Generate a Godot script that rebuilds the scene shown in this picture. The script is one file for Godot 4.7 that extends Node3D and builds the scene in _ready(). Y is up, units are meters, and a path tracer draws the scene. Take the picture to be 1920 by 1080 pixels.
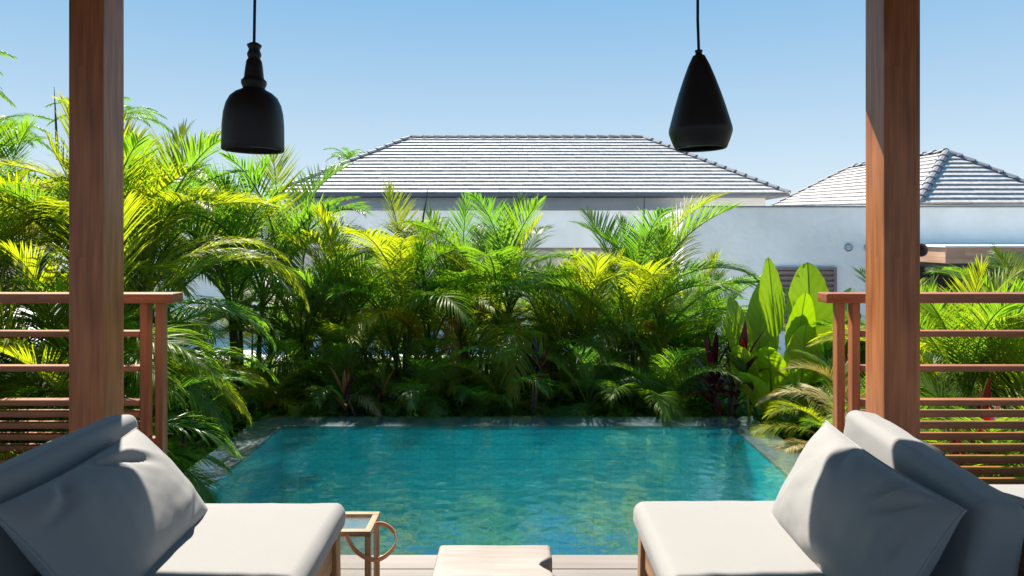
extends Node3D

var M := {}
var used := {}
var rng := RandomNumberGenerator.new()
var frond_mesh := {}

# ---------------------------------------------------------------- naming
func numbered(called: String) -> String:
	var n: int = used.get(called, 0)
	used[called] = n + 1
	return called if n == 0 else "%s_%03d" % [called, n]

func tag(o: Node3D, label: String, category: String, group := "", kind := "") -> Node3D:
	if label != "": o.set_meta("label", label)
	if category != "": o.set_meta("category", category)
	if group != "": o.set_meta("group", group)
	if kind != "": o.set_meta("kind", kind)
	return o

func thing(called: String, at: Vector3, label := "", category := "", group := "", kind := "") -> Node3D:
	var o := Node3D.new()
	o.name = numbered(called)
	add_child(o)
	o.position = at
	return tag(o, label, category, group, kind)

func part(parent: Node, called: String, mesh: Mesh, mat: Material, at := Vector3.ZERO, turn := Vector3.ZERO) -> MeshInstance3D:
	var o := MeshInstance3D.new()
	o.name = called
	o.mesh = mesh
	o.material_override = mat
	o.position = at
	o.rotation = turn
	parent.add_child(o, true)
	return o

# ---------------------------------------------------------------- textures
func noise(freq: float, seed_: int, octaves := 4) -> FastNoiseLite:
	var n := FastNoiseLite.new()
	n.seed = seed_
	n.frequency = freq
	n.fractal_octaves = octaves
	n.noise_type = FastNoiseLite.TYPE_SIMPLEX_SMOOTH
	return n

# wood grain that runs along u (or v): light and dark fibres round a mean of 1
func grain(along_u: bool, seed_: int, low: Color, high: Color, stretch := 14.0) -> ImageTexture:
	var s := 384
	var a := noise(0.035, seed_, 5)
	var b := noise(0.006, seed_ + 7, 2)
	var c := noise(0.11, seed_ + 13, 2)
	var im := Image.create(s, s, false, Image.FORMAT_RGB8)
	for y in s:
		for x in s:
			var l := float(x if along_u else y) / stretch
			var w := float(y if along_u else x)
			# blend the two ends so that the repeat has no seam
			var k := float(x if along_u else y) / s
			var k2 := float(y if along_u else x) / s
			var v0 := a.get_noise_2d(l, w) * 0.9 + c.get_noise_2d(l * 0.5, w) * 0.35 + b.get_noise_2d(l * stretch * 0.6, w) * 0.6
			var v1 := a.get_noise_2d(l - s / stretch, w) * 0.9 + c.get_noise_2d((l - s / stretch) * 0.5, w) * 0.35 + b.get_noise_2d((l - s / stretch) * stretch * 0.6, w) * 0.6
			var v := lerpf(v0, v1, smoothstep(0.8, 1.0, k))
			var v2 := a.get_noise_2d(l, w - s) * 0.9 + c.get_noise_2d(l * 0.5, w - s) * 0.35 + b.get_noise_2d(l * stretch * 0.6, w - s) * 0.6
			v = lerpf(v, v2, smoothstep(0.85, 1.0, k2))
			im.set_pixel(x, y, low.lerp(high, clampf(0.5 + v * 0.75, 0, 1)))
	im.generate_mipmaps()
	return ImageTexture.create_from_image(im)

func speckle(seed_: int, freq: float, low: Color, high: Color, size := 256, octaves := 5) -> NoiseTexture2D:
	var t := NoiseTexture2D.new()
	t.width = size
	t.height = size
	t.seamless = true
	t.noise = noise(freq, seed_, octaves)
	var g := Gradient.new()
	g.set_color(0, low)
	g.set_color(1, high)
	g.set_offset(0, 0.2)
	g.set_offset(1, 0.8)
	t.color_ramp = g
	return t

func bumpmap(seed_: int, freq: float, strength: float, size := 256, octaves := 4) -> NoiseTexture2D:
	var t := NoiseTexture2D.new()
	t.width = size
	t.height = size
	t.seamless = true
	t.as_normal_map = true
	t.bump_strength = strength
	t.noise = noise(freq, seed_, octaves)
	return t

func lin(r: float, g: float, b: float, a := 1.0) -> Color:
	return Color(r, g, b, a).linear_to_srgb()

func mat(called: String, c: Color, rough := 0.6, tex: Texture2D = null, scale := 1.0, bump: Texture2D = null, bump_by := 1.0, world := false) -> StandardMaterial3D:
	var m := StandardMaterial3D.new()
	m.resource_name = called
	m.albedo_color = c
	m.roughness = rough
	m.cull_mode = BaseMaterial3D.CULL_DISABLED
	if tex or bump:
		m.uv1_triplanar = true
		m.uv1_world_triplanar = world
		m.uv1_scale = Vector3.ONE * scale
	if tex: m.albedo_texture = tex
	if bump:
		m.normal_enabled = true
		m.normal_texture = bump
		m.normal_scale = bump_by
	M[called] = m
	return m

func leaf_mat(called: String, c: Color, back: Color, rough := 0.38) -> void:
	var m := mat(called, c, rough)
	m.vertex_color_use_as_albedo = true
	m.backlight_enabled = true
	m.backlight = back
	m.metallic_specular = 0.5

func make_materials() -> void:
	var gv := grain(false, 3, lin(0.44, 0.36, 0.32), lin(1, 1, 1))
	var gu := grain(true, 5, lin(0.50, 0.42, 0.38), lin(1, 1, 1))
	var gd := grain(true, 11, lin(0.74, 0.70, 0.66), lin(1, 1, 1), 20.0)
	var fine := bumpmap(21, 0.09, 3.0)
	mat("post_wood", lin(0.50, 0.185, 0.070), 0.40, gv, 1.3)
	mat("rail_wood", lin(0.44, 0.165, 0.070), 0.42, gu, 1.3)
	mat("rail_wood_upright", lin(0.44, 0.165, 0.070), 0.42, gv, 1.3)
	mat("ceiling_wood", lin(0.30, 0.13, 0.075), 0.55, gu, 0.8)
	mat("deck_wood", lin(0.243, 0.217, 0.204), 0.62, gd, 0.9)
	mat("deck_wood_warm", lin(0.235, 0.204, 0.187), 0.62, gd, 0.9)
	M.deck_wood_warm.uv1_offset = Vector3(0.37, 0.2, 0.61)
	mat("deck_wood_grey", lin(0.230, 0.213, 0.204), 0.62, gd, 0.9)
	M.deck_wood_grey.uv1_offset = Vector3(0.71, 0.5, 0.13)
	mat("teak", lin(0.435, 0.235, 0.100), 0.5, gv, 2.2)
	mat("teak_along", lin(0.435, 0.235, 0.100), 0.5, gu, 2.2)
	mat("stump_top", lin(0.325, 0.288, 0.268), 0.6, gd, 1.6)
	mat("stump_crack", lin(0.20, 0.09, 0.04), 0.8)
	var weave := bumpmap(41, 0.35, 2.0, 256, 2)
	mat("fabric", lin(0.302, 0.299, 0.294), 0.85, speckle(42, 0.25, lin(0.86, 0.86, 0.86), lin(1, 1, 1)), 7.0, weave, 0.8)
	M.fabric.rim_enabled = true
	M.fabric.rim = 0.25
	mat("fabric_grey", lin(0.288, 0.285, 0.281), 0.85, speckle(43, 0.25, lin(0.84, 0.84, 0.85), lin(1, 1, 1)), 7.0, weave, 0.35)
	M.fabric_grey.rim_enabled = true
	M.fabric_grey.rim = 0.25
	mat("fabric_shaded", lin(0.05, 0.055, 0.06), 0.85, speckle(44, 0.25, lin(0.8, 0.8, 0.8), lin(1, 1, 1)), 7.0, weave, 0.35)  # bolster cloth darkened to stand for the shade of the post
	mat("lamp_black", lin(0.005, 0.006, 0.008), 0.5)
	mat("lamp_inside", lin(0.05, 0.045, 0.04), 0.5)
	mat("cord_black", lin(0.01, 0.01, 0.012), 0.6)
	mat("plaster", lin(0.88, 0.865, 0.835), 0.85, speckle(51, 0.012, lin(0.90, 0.90, 0.89), lin(1, 1, 1), 512, 6), 0.15, fine, 0.15)
	mat("fascia_grey", lin(0.17, 0.18, 0.20), 0.5)
	mat("roof_under", lin(0.54, 0.525, 0.52), 0.8)
	var tl := mat("roof_tile", lin(0.539, 0.522, 0.517), 0.75, speckle(61, 0.03, lin(0.72, 0.70, 0.69), lin(1, 1, 1)), 0.9)
	tl.vertex_color_use_as_albedo = true
	mat("hip_tile", lin(0.20, 0.20, 0.22), 0.7)
	mat("louvre_brown", lin(0.23, 0.17, 0.16), 0.55)
	mat("vent_grey", lin(0.33, 0.36, 0.42), 0.5)
	mat("canopy_timber", lin(0.62, 0.40, 0.28), 0.6, gu, 0.35)
	mat("window_glass", lin(0.015, 0.02, 0.022), 0.06)
	mat("window_frame", lin(0.03, 0.03, 0.03), 0.5)
	mat("pool_tile", lin(0.010, 0.504, 0.574), 0.45, speckle(71, 0.05, lin(0.62, 0.72, 0.72), lin(1, 1, 1), 256, 3), 2.4)
	mat("pool_tile_pale", lin(0.026, 0.574, 0.626), 0.45, M.pool_tile.albedo_texture, 2.0)
	mat("pool_tile_deep", lin(0.007, 0.426, 0.504), 0.45, M.pool_tile.albedo_texture, 2.8)
	mat("coping_stone", lin(0.17, 0.18, 0.195), 0.4, speckle(72, 0.03, lin(0.6, 0.62, 0.65), lin(1, 1, 1)), 1.6)
	mat("soil", lin(0.075, 0.057, 0.042), 0.95, speckle(81, 0.06, lin(0.4, 0.4, 0.4), lin(1, 1, 1)), 1.0, bumpmap(82, 0.08, 6.0), 1.0, true)
	mat("bounce_paving", lin(0.78, 0.76, 0.72), 0.8, speckle(83, 0.02, lin(0.8, 0.8, 0.8), lin(1, 1, 1)), 0.4)
	mat("concrete", lin(0.28, 0.27, 0.26), 0.9)
	mat("stem", lin(0.10, 0.12, 0.04), 0.6, speckle(91, 0.05, lin(0.4, 0.38, 0.3), lin(1, 1, 1)), 5.0)
	mat("trunk", lin(0.13, 0.105, 0.08), 0.9, speckle(92, 0.05, lin(0.4, 0.4, 0.4), lin(1, 1, 1)), 3.0)
	# water: sheets that light passes, extra ones added to strengthen reflections; long swell, short ripples
	var swell := bumpmap(101, 0.009, 6.0, 512, 3)
	for k in 3:
		var w := mat("water%d" % k, Color(0.02, 0.70, 0.76, 0.02), 0.0, null, 1.0, swell, [0.38, 0.9, 0.28][k], true)
		w.uv1_triplanar = true
		w.uv1_scale = Vector3(0.62, 0.62, 0.62) * [1.0, 2.3, 0.7][k]
		w.uv1_offset = Vector3(0.3 * k, 0.1 * k, 0.47 * k)
		w.transparency = BaseMaterial3D.TRANSPARENCY_ALPHA
	var gl := mat("lantern_glass", Color(0.95, 1, 1, 0.05), 0.0)
	gl.transparency = BaseMaterial3D.TRANSPARENCY_ALPHA
	mat("pale_wood", lin(0.46, 0.31, 0.17), 0.5, gv, 3.0)
	mat("pale_wood_along", lin(0.46, 0.31, 0.17), 0.5, gu, 3.0)
	mat("leather", lin(0.55, 0.26, 0.12), 0.5)
	# leaves
	leaf_mat("leaf_green", lin(0.255, 0.355, 0.085), Color(1.05, 1.2, 0.5))
	leaf_mat("leaf_deep", lin(0.225, 0.335, 0.085), Color(1.0, 1.2, 0.5), 0.3)
	leaf_mat("leaf_yellow", lin(0.385, 0.45, 0.075), Color(1.2, 1.2, 0.45))
	leaf_mat("leaf_gold", lin(0.46, 0.38, 0.03), Color(1.0, 0.85, 0.30), 0.45)
	leaf_mat("leaf_dead", lin(0.36, 0.17, 0.05), Color(0.8, 0.5, 0.2), 0.6)
	leaf_mat("leaf_straw", lin(0.42, 0.36, 0.16), Color(0.8, 0.75, 0.4), 0.6)
	leaf_mat("leaf_blue", lin(0.215, 0.325, 0.11), Color(1.0, 1.2, 0.55), 0.26)
	leaf_mat("leaf_banana", lin(0.34, 0.50, 0.040), Color(0.95, 1.0, 0.30), 0.33)
	leaf_mat("leaf_banana_deep", lin(0.11, 0.24, 0.06), Color(0.7, 0.9, 0.35), 0.28)
	leaf_mat("leaf_red", lin(0.24, 0.020, 0.045), Color(1.0, 0.3, 0.4), 0.35)
	leaf_mat("leaf_maroon", lin(0.055, 0.012, 0.020), Color(0.7, 0.2, 0.3), 0.3)
	leaf_mat("leaf_orange", lin(0.34, 0.10, 0.06), Color(1.0, 0.5, 0.3), 0.4)

# ---------------------------------------------------------------- meshes
func quad(st: SurfaceTool, a: Vector3, b: Vector3, c: Vector3, d: Vector3, out: Vector3) -> void:
	if (b - a).cross(c - a).dot(out) > 0:
		var t := b
		b = d
		d = t
	for p in [a, b, c, a, c, d]:
		st.add_vertex(p)

var box_cache := {}
# a box with rounded edges; seg steps round an edge, sub cells across a face, shape(p, n) moves each point
func rbox(size: Vector3, r := 0.004, seg := 1, sub := 1, shape = null) -> ArrayMesh:
	var key := str(size, r, seg, sub)
	if shape == null and box_cache.has(key):
		return box_cache[key]
	var h := size / 2
	r = minf(r, minf(h.x, minf(h.y, h.z)) * 0.98)
	var st := SurfaceTool.new()
	st.begin(Mesh.PRIMITIVE_TRIANGLES)
	st.set_smooth_group(0 if seg > 1 else -1)
	var co := []
	for k in 3:
		var l := []
		for i in seg + 1:
			l.append(-h[k] + r - r * tan((1.0 - float(i) / seg) * PI / 4))
		for i in range(1, sub):
			l.append(lerpf(-h[k] + r, h[k] - r, float(i) / sub))
		for i in seg + 1:
			l.append(h[k] - r + r * tan(float(i) / seg * PI / 4))
		co.append(l)
	var inner := h - Vector3.ONE * r
	for ax in 3:
		var u := (ax + 1) % 3
		var v := (ax + 2) % 3
		for s in [-1.0, 1.0]:
			var nu: int = co[u].size()
			var nv: int = co[v].size()
			var pts := PackedVector3Array()
			for i in nu:
				for j in nv:
					var p := Vector3.ZERO
					p[ax] = s * h[ax]
					p[u] = co[u][i]
					p[v] = co[v][j]
					var q := p.clamp(-inner, inner)
					var n := (p - q).normalized()
					p = q + n * r
					if shape != null:
						p = shape.call(p, n)
					pts.append(p)
			var outward := Vector3.ZERO
			outward[ax] = s
			for i in nu - 1:
				for j in nv - 1:
					quad(st, pts[i * nv + j], pts[(i + 1) * nv + j], pts[(i + 1) * nv + j + 1], pts[i * nv + j + 1], outward)
	st.generate_normals()
	var m := st.commit()
	if shape == null:
		box_cache[key] = m
	return m

# a box between two corners, as a part
func block(parent: Node, called: String, lo: Vector3, hi: Vector3, m: Material, r := 0.004) -> MeshInstance3D:
	return part(parent, called, rbox((hi - lo).abs(), r), m, (lo + hi) / 2)

func lathe(profile: Array, n := 48) -> ArrayMesh:
	var st := SurfaceTool.new()
	st.begin(Mesh.PRIMITIVE_TRIANGLES)
	st.set_smooth_group(0)
	for i in profile.size() - 1:
		var a: Vector2 = profile[i]
		var b: Vector2 = profile[i + 1]
		var nn := Vector2(-(b.y - a.y), b.x - a.x)
		for k in n:
			var t0 := TAU * k / n
			var t1 := TAU * (k + 1) / n
			var f := func(p: Vector2, t: float): return Vector3(cos(t) * p.x, p.y, sin(t) * p.x)
			var tm := (t0 + t1) / 2
			quad(st, f.call(a, t0), f.call(a, t1), f.call(b, t1), f.call(b, t0), Vector3(cos(tm) * nn.x, nn.y, sin(tm) * nn.x))
	st.generate_normals()
	return st.commit()

func tube(pts: PackedVector3Array, radii: PackedFloat32Array, n := 8) -> ArrayMesh:
	var st := SurfaceTool.new()
	st.begin(Mesh.PRIMITIVE_TRIANGLES)
	st.set_smooth_group(0)
	var rings := []
	for i in pts.size():
		var d := (pts[mini(i + 1, pts.size() - 1)] - pts[maxi(i - 1, 0)]).normalized()
		var x := d.cross(Vector3(0.31, 0.2, 0.93)).normalized()
		var y := d.cross(x)
		var ring := PackedVector3Array()
		for k in n:
			ring.append(pts[i] + (x * cos(TAU * k / n) + y * sin(TAU * k / n)) * radii[i])
		rings.append(ring)
	for i in pts.size() - 1:
		for k in n:
			var k2 := (k + 1) % n
			quad(st, rings[i][k], rings[i][k2], rings[i + 1][k2], rings[i + 1][k], (rings[i][k] + rings[i][k2]) / 2 - pts[i])
	st.generate_normals()
	return st.commit()

# ---------------------------------------------------------------- palm fronds
class Leafy:
	var v := PackedVector3Array()
	var n := PackedVector3Array()
	var c := PackedColorArray()
	var ix := PackedInt32Array()
	func mesh() -> ArrayMesh:
		var a := []
		a.resize(Mesh.ARRAY_MAX)
		a[Mesh.ARRAY_VERTEX] = v
		a[Mesh.ARRAY_NORMAL] = n
		a[Mesh.ARRAY_COLOR] = c
		a[Mesh.ARRAY_INDEX] = ix
		var m := ArrayMesh.new()
		m.add_surface_from_arrays(Mesh.PRIMITIVE_TRIANGLES, a)
		return m
	# a triangle whose front is where its normals point (clockwise)
	func tri(a: int, b: int, k: int) -> void:
		if (v[b] - v[a]).cross(v[k] - v[a]).dot(n[a] + n[b] + n[k]) > 0:
			ix.append_array([a, k, b])
		else:
			ix.append_array([a, b, k])
	# a narrow leaf that starts at p along d, w across; it sinks by droop and is folded along its midrib
	func blade(p: Vector3, d: Vector3, across: Vector3, length: float, width: float, droop: float, fold: float, col: Color, tip: Color, segs := 4, widest := 0.3) -> void:
		var start := v.size()
		for i in segs + 1:
			var t := float(i) / segs
			var w := across - d * across.dot(d)
			w = w.normalized()
			var nn := w.cross(d).normalized()
			if nn.y < 0: nn = -nn
			var half := width * 0.5 * (pow(t / widest, 0.6) if t < widest else pow((1.0 - t) / (1.0 - widest), 0.75))
			if i == 0: half = width * 0.2
			var cc := col.lerp(tip, t * t * t)
			for s in [-1.0, 0.0, 1.0]:
				v.append(p + w * half * s + nn * absf(s) * half * fold)
				n.append((nn - w * s * fold).normalized())
				c.append(cc)
			p += d * length / segs
			d = (d + Vector3(0, -droop / segs * (0.4 + 1.2 * t), 0)).normalized()
		for i in segs:
			var a := start + i * 3
			for k in 2:
				tri(a + k, a + k + 1, a + k + 4)
				tri(a + k, a + k + 4, a + k + 3)

	func stalk(pts: PackedVector3Array, r0: float, r1: float, col: Color) -> void:
		var start := v.size()
		for i in pts.size():
			var d := (pts[mini(i + 1, pts.size() - 1)] - pts[maxi(i - 1, 0)]).normalized()
			var x := Vector3.RIGHT
			var y := d.cross(x).normalized()
			x = y.cross(d)
			var r := lerpf(r0, r1, float(i) / (pts.size() - 1))
			for k in 5:
				var o := x * cos(TAU * k / 5) + y * sin(TAU * k / 5)
				v.append(pts[i] + o * r)
				n.append(o)
				c.append(col)
		for i in pts.size() - 1:
			for k in 5:
				var a := start + i * 5 + k
				var b := start + i * 5 + (k + 1) % 5
				tri(a, b, b + 5)
				tri(a, b + 5, a + 5)

# one feather leaf, its foot at the origin, bending from a0 to a1 degrees off the vertical towards +z
func frond(length: float, a0: float, a1: float, pairs: int, leaf_len: float, leaf_w: float, lift: float, droop: float, seed_: int, bend := 1.3, foot := 0.22, swing := 0.0) -> ArrayMesh:
	var r := RandomNumberGenerator.new()
	r.seed = seed_
	var L := Leafy.new()
	var steps := 22
	var pts := PackedVector3Array()
	var dirs := PackedVector3Array()
	var p := Vector3.ZERO
	for i in steps + 1:
		var s := float(i) / steps
		var a := deg_to_rad(lerpf(a0, a1, pow(s, bend)))
		var yaw := swing * s * s
		var d := Vector3(sin(a) * sin(yaw), cos(a), sin(a) * cos(yaw))
		pts.append(p)
		dirs.append(d)
		p += d * length / steps
	L.stalk(pts, 0.011 * length, 0.002, Color(1.7, 1.35, 1.2))
	for i in pairs:
		for side in [-1.0, 1.0]:
			var s := lerpf(foot, 0.995, (i + 0.5 + r.randf_range(-0.3, 0.3)) / pairs)
			if r.randf() < 0.05: continue
			var f := s * steps
			var k := mini(int(f), steps - 1)
			var at := pts[k].lerp(pts[k + 1], f - k)
			var t := dirs[k].lerp(dirs[k + 1], f - k).normalized()
			var x := t.cross(Vector3.UP).normalized()
			if x.length() < 0.5: x = Vector3.RIGHT
			var up := x.cross(t).normalized()
			var q := (s - foot) / (1.0 - foot)
			var sweep := deg_to_rad(lerpf(38, 72, q * q) + r.randf_range(-5, 5))
			var vee := deg_to_rad(lift + r.randf_range(-9, 9))
			var d: Vector3 = (x * side * cos(sweep) * cos(vee) + t * sin(sweep) + up * cos(sweep) * sin(vee)).normalized()
			var size := leaf_len * lerpf(0.55, 1.0, smoothstep(0.0, 0.35, q)) * lerpf(1.0, 0.42, smoothstep(0.5, 1.0, q)) * r.randf_range(0.88, 1.08)
			var tone := r.randf_range(0.78, 1.2)
			var warm := r.randf_range(0.92, 1.1)
			var col := Color(tone * warm, tone, tone * 0.95)
			var tip := col
			if r.randf() < 0.22: tip = Color(2.3, 1.25, 0.9)
			L.blade(at, d, t, size, leaf_w * r.randf_range(0.85, 1.1), droop * r.randf_range(0.6, 1.45), 0.32, col, tip)
	return L.mesh()

func make_fronds() -> void:
	for k in 5:
		var w := 0.5 * (k - 2)
		frond_mesh["spear%d" % k] = frond(1.30, 3, 22 + k * 5, 50, 0.40, 0.0165, 34, 0.30 + 0.08 * k, 100 + k)
		frond_mesh["up%d" % k] = frond(1.40, 8 + k * 3, 60 + k * 7, 56, 0.43 - 0.02 * (k % 3), 0.0165, 34 - 4 * k, 0.5 + 0.12 * k, 110 + k, 1.5, 0.22, w * 0.35)
		frond_mesh["arch%d" % k] = frond(1.45, 20 + k * 4, 100 + k * 8, 58, 0.44 - 0.025 * (k % 2), 0.0165, 26 - 4 * k, 0.85 + 0.15 * k, 120 + k, 1.35, 0.22, w * 0.4)
		frond_mesh["droop%d" % k] = frond(1.38, 36 + k * 5, 138 + k * 7, 56, 0.42 - 0.02 * (k % 3), 0.0165, 16 - 4 * k, 1.2 + 0.15 * k, 130 + k, 1.2, 0.2, -w * 0.45)
	for k in 3:
		frond_mesh["coco%d" % k] = frond(2.6, 30 + k * 14, 112 + k * 14, 60, 0.62, 0.034, 6, 1.5, 140 + k, 1.2, 0.15, 0.2 * (k - 1))

func put_frond(p: Node3D, kind: String, m: String, at: Vector3, yaw: float, scale := 1.0, tilt := 0.0, roll := 0.0) -> MeshInstance3D:
	var o := part(p, "frond", frond_mesh[kind], M[m], at)
	o.basis = Basis(Vector3.UP, yaw) * Basis(Vector3.RIGHT, tilt) * Basis(Vector3.UP, roll) * Basis.from_scale(Vector3.ONE * scale)
	return o

# a clump of cane stems, each with a crown of feather leaves
func palm(called: String, at: Vector3, stems: int, height: Vector2, leaves: int, scale: float, mats: Array, kinds: Array, seed_: int, label: String, group: String, spread := 0.24, basal := 11, stem_r := 0.022) -> Node3D:
	var r := RandomNumberGenerator.new()
	r.seed = seed_
	var t := thing(called, at, label, "palm", group)
	var turn := r.randf() * TAU
	for k in stems:
		var a := turn + TAU * k / stems + r.randf_range(-0.4, 0.4)
		var off := Vector3(cos(a), 0, sin(a)) * spread * r.randf_range(0.4, 1.0)
		if stems == 1: off = Vector3.ZERO
		var h := r.randf_range(height.x, height.y)
		var top := off * (1.0 + h * 0.5) + Vector3(0, h, 0)
		var pts := PackedVector3Array()
		var rad := PackedFloat32Array()
		for i in 9:
			var s := i / 8.0
			pts.append(off.lerp(top, s) + off * sin(s * PI) * -0.12)
			rad.append(stem_r * (1.25 - 0.35 * s) * (1.12 if i % 2 else 1.0))
		part(t, "stem", tube(pts, rad, 7), M.stem)
		for i in leaves:
			var q := (i + 0.5) / leaves
			var yaw := i * 2.39996 + k * 1.3 + r.randf_range(-0.35, 0.35)
			var kind: String = kinds[mini(int(q * kinds.size()), kinds.size() - 1)] + str(r.randi() % 5)
			var m: String = mats[r.randi() % mats.size()]
			if q > 0.75 and r.randf() < 0.10: m = ["leaf_dead", "leaf_straw", "leaf_gold"][r.randi() % 3]
			put_frond(t, kind, m, top - Vector3(0, q * 0.16 * minf(1.0, h), 0), yaw, scale * r.randf_range(0.82, 1.1), r.randf_range(-0.1, 0.14))
	# young shoots straight from the ground
	for i in basal:
		var a := i * 2.39996 + r.randf_range(-0.3, 0.3)
		var kind: String = ["up", "arch", "arch", "droop"][r.randi() % 4] + str(r.randi() % 5)
		put_frond(t, kind, mats[r.randi() % mats.size()], Vector3(cos(a) * spread * 0.9, r.randf_range(0.0, 0.38 * scale), sin(a) * spread * 0.9), PI / 2 - a + r.randf_range(-0.3, 0.3), scale * r.randf_range(0.5, 0.85), r.randf_range(-0.1, 0.15))
	return t

# a broad paddle leaf (banana kind): stalk up, then blade that leans over by lean
func paddle(length: float, width: float, stalk: float, a0: float, a1: float, seed_: int, torn := 0.0) -> ArrayMesh:
	var r := RandomNumberGenerator.new()
	r.seed = seed_
	var L := Leafy.new()
	var n := 26
	var pts := PackedVector3Array()
	var p := Vector3.ZERO
	var total := stalk + length
	var steps := 34
	var mids := []
	for i in steps + 1:
		var s := float(i) / steps
		var a := deg_to_rad(lerpf(a0, a1, s * s))
		var d := Vector3(0, cos(a), sin(a))
		pts.append(p)
		mids.append([p, d])
		p += d * total / steps
	L.stalk(pts, 0.016, 0.003, Color(1.5, 1.3, 1.2))
	var s0 := stalk / total
	for side in [-1.0, 1.0]:
		var start := L.v.size()
		var cols := 6
		var tear := 0.0
		for i in n + 1:
			var q := float(i) / n
			var f: float = minf(lerpf(s0, 1.0, q) * steps, steps - 0.001)
			var k := int(f)
			var at: Vector3 = mids[k][0].lerp(mids[mini(k + 1, steps)][0], f - k)
			var d: Vector3 = mids[k][1]
			var up := Vector3(0, -d.z, d.y) * -1.0
			up = Vector3.RIGHT.cross(d).normalized() * -1.0
			if up.y < 0: up = -up
			var half := width * 0.5 * pow(sin(PI * clampf(pow(q, 0.72), 0.0, 1.0)), 0.62)
			if r.randf() < torn: tear = r.randf_range(-0.25, 0.1)
			for c in cols + 1:
				var u := float(c) / cols
				var rib := sin(q * 120.0 + u * 9.0) * 0.0035 * u
				var curl := up * (u * 0.28 - u * u * 0.26 + tear * u * u) * half + up * (sin(q * 9.0 + side) * 0.04 * u * half + rib)
				L.v.append(at + Vector3.RIGHT * side * half * u * 0.96 + d * half * u * 0.28 + curl)
				L.n.append((up - Vector3.RIGHT * side * 0.25).normalized())
				var tone := 1.0 + 0.12 * sin(q * 120.0 + u * 9.0) + r.randf_range(-0.04, 0.04)
				if c == 0: tone = 1.45
				L.c.append(Color(tone * 1.02, tone, tone * 0.95))
		for i in n:
			for c in cols:
				var a := start + i * (cols + 1) + c
				var b := a + cols + 1
				L.tri(a, a + 1, b + 1)
				L.tri(a, b + 1, b)
	return L.mesh()

# a rosette of strap leaves (cordyline kind)
func strap_leaf(length: float, width: float, a: float, droop: float, seed_: int) -> ArrayMesh:
	var L := Leafy.new()
	var r := RandomNumberGenerator.new()
	r.seed = seed_
	var d := Vector3(0, cos(a), sin(a))
	var tone := r.randf_range(0.8, 1.25)
	L.blade(Vector3.ZERO, d, Vector3.RIGHT, length, width, droop, 0.35, Color(tone, tone, tone), Color(tone * 1.2, tone, tone), 7, 0.5)
	return L.mesh()

func strap_plant(called: String, at: Vector3, stems: int, height: float, leaves: int, length: float, width: float, mats: Array, seed_: int, label: String, category: String, group := "") -> Node3D:
	var r := RandomNumberGenerator.new()
	r.seed = seed_
	var t := thing(called, at, label, category, group)
	var shapes := []
	for k in 5:
		shapes.append(strap_leaf(length, width, 0.15 + 0.26 * k, 0.35 + 0.22 * k, seed_ * 7 + k))
	for k in stems:
		var a := r.randf() * TAU
		var top := Vector3(cos(a) * 0.16, height * r.randf_range(0.55, 1.0), sin(a) * 0.16) if stems > 1 else Vector3(0, height, 0)
		part(t, "stem", tube([Vector3(top.x * 0.3, 0, top.z * 0.3), top * 0.6, top], [0.016, 0.013, 0.01], 6), M.trunk)
		for i in leaves:
			var q := (i + 0.5) / leaves
			var o := part(t, "leaf", shapes[mini(int(q * 5), 4)], M[mats[r.randi() % mats.size()]], top - Vector3(0, q * height * 0.35, 0))
			o.basis = Basis(Vector3.UP, i * 2.39996 + r.randf_range(-0.3, 0.3)) * Basis.from_scale(Vector3.ONE * r.randf_range(0.75, 1.15))
	return t

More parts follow.
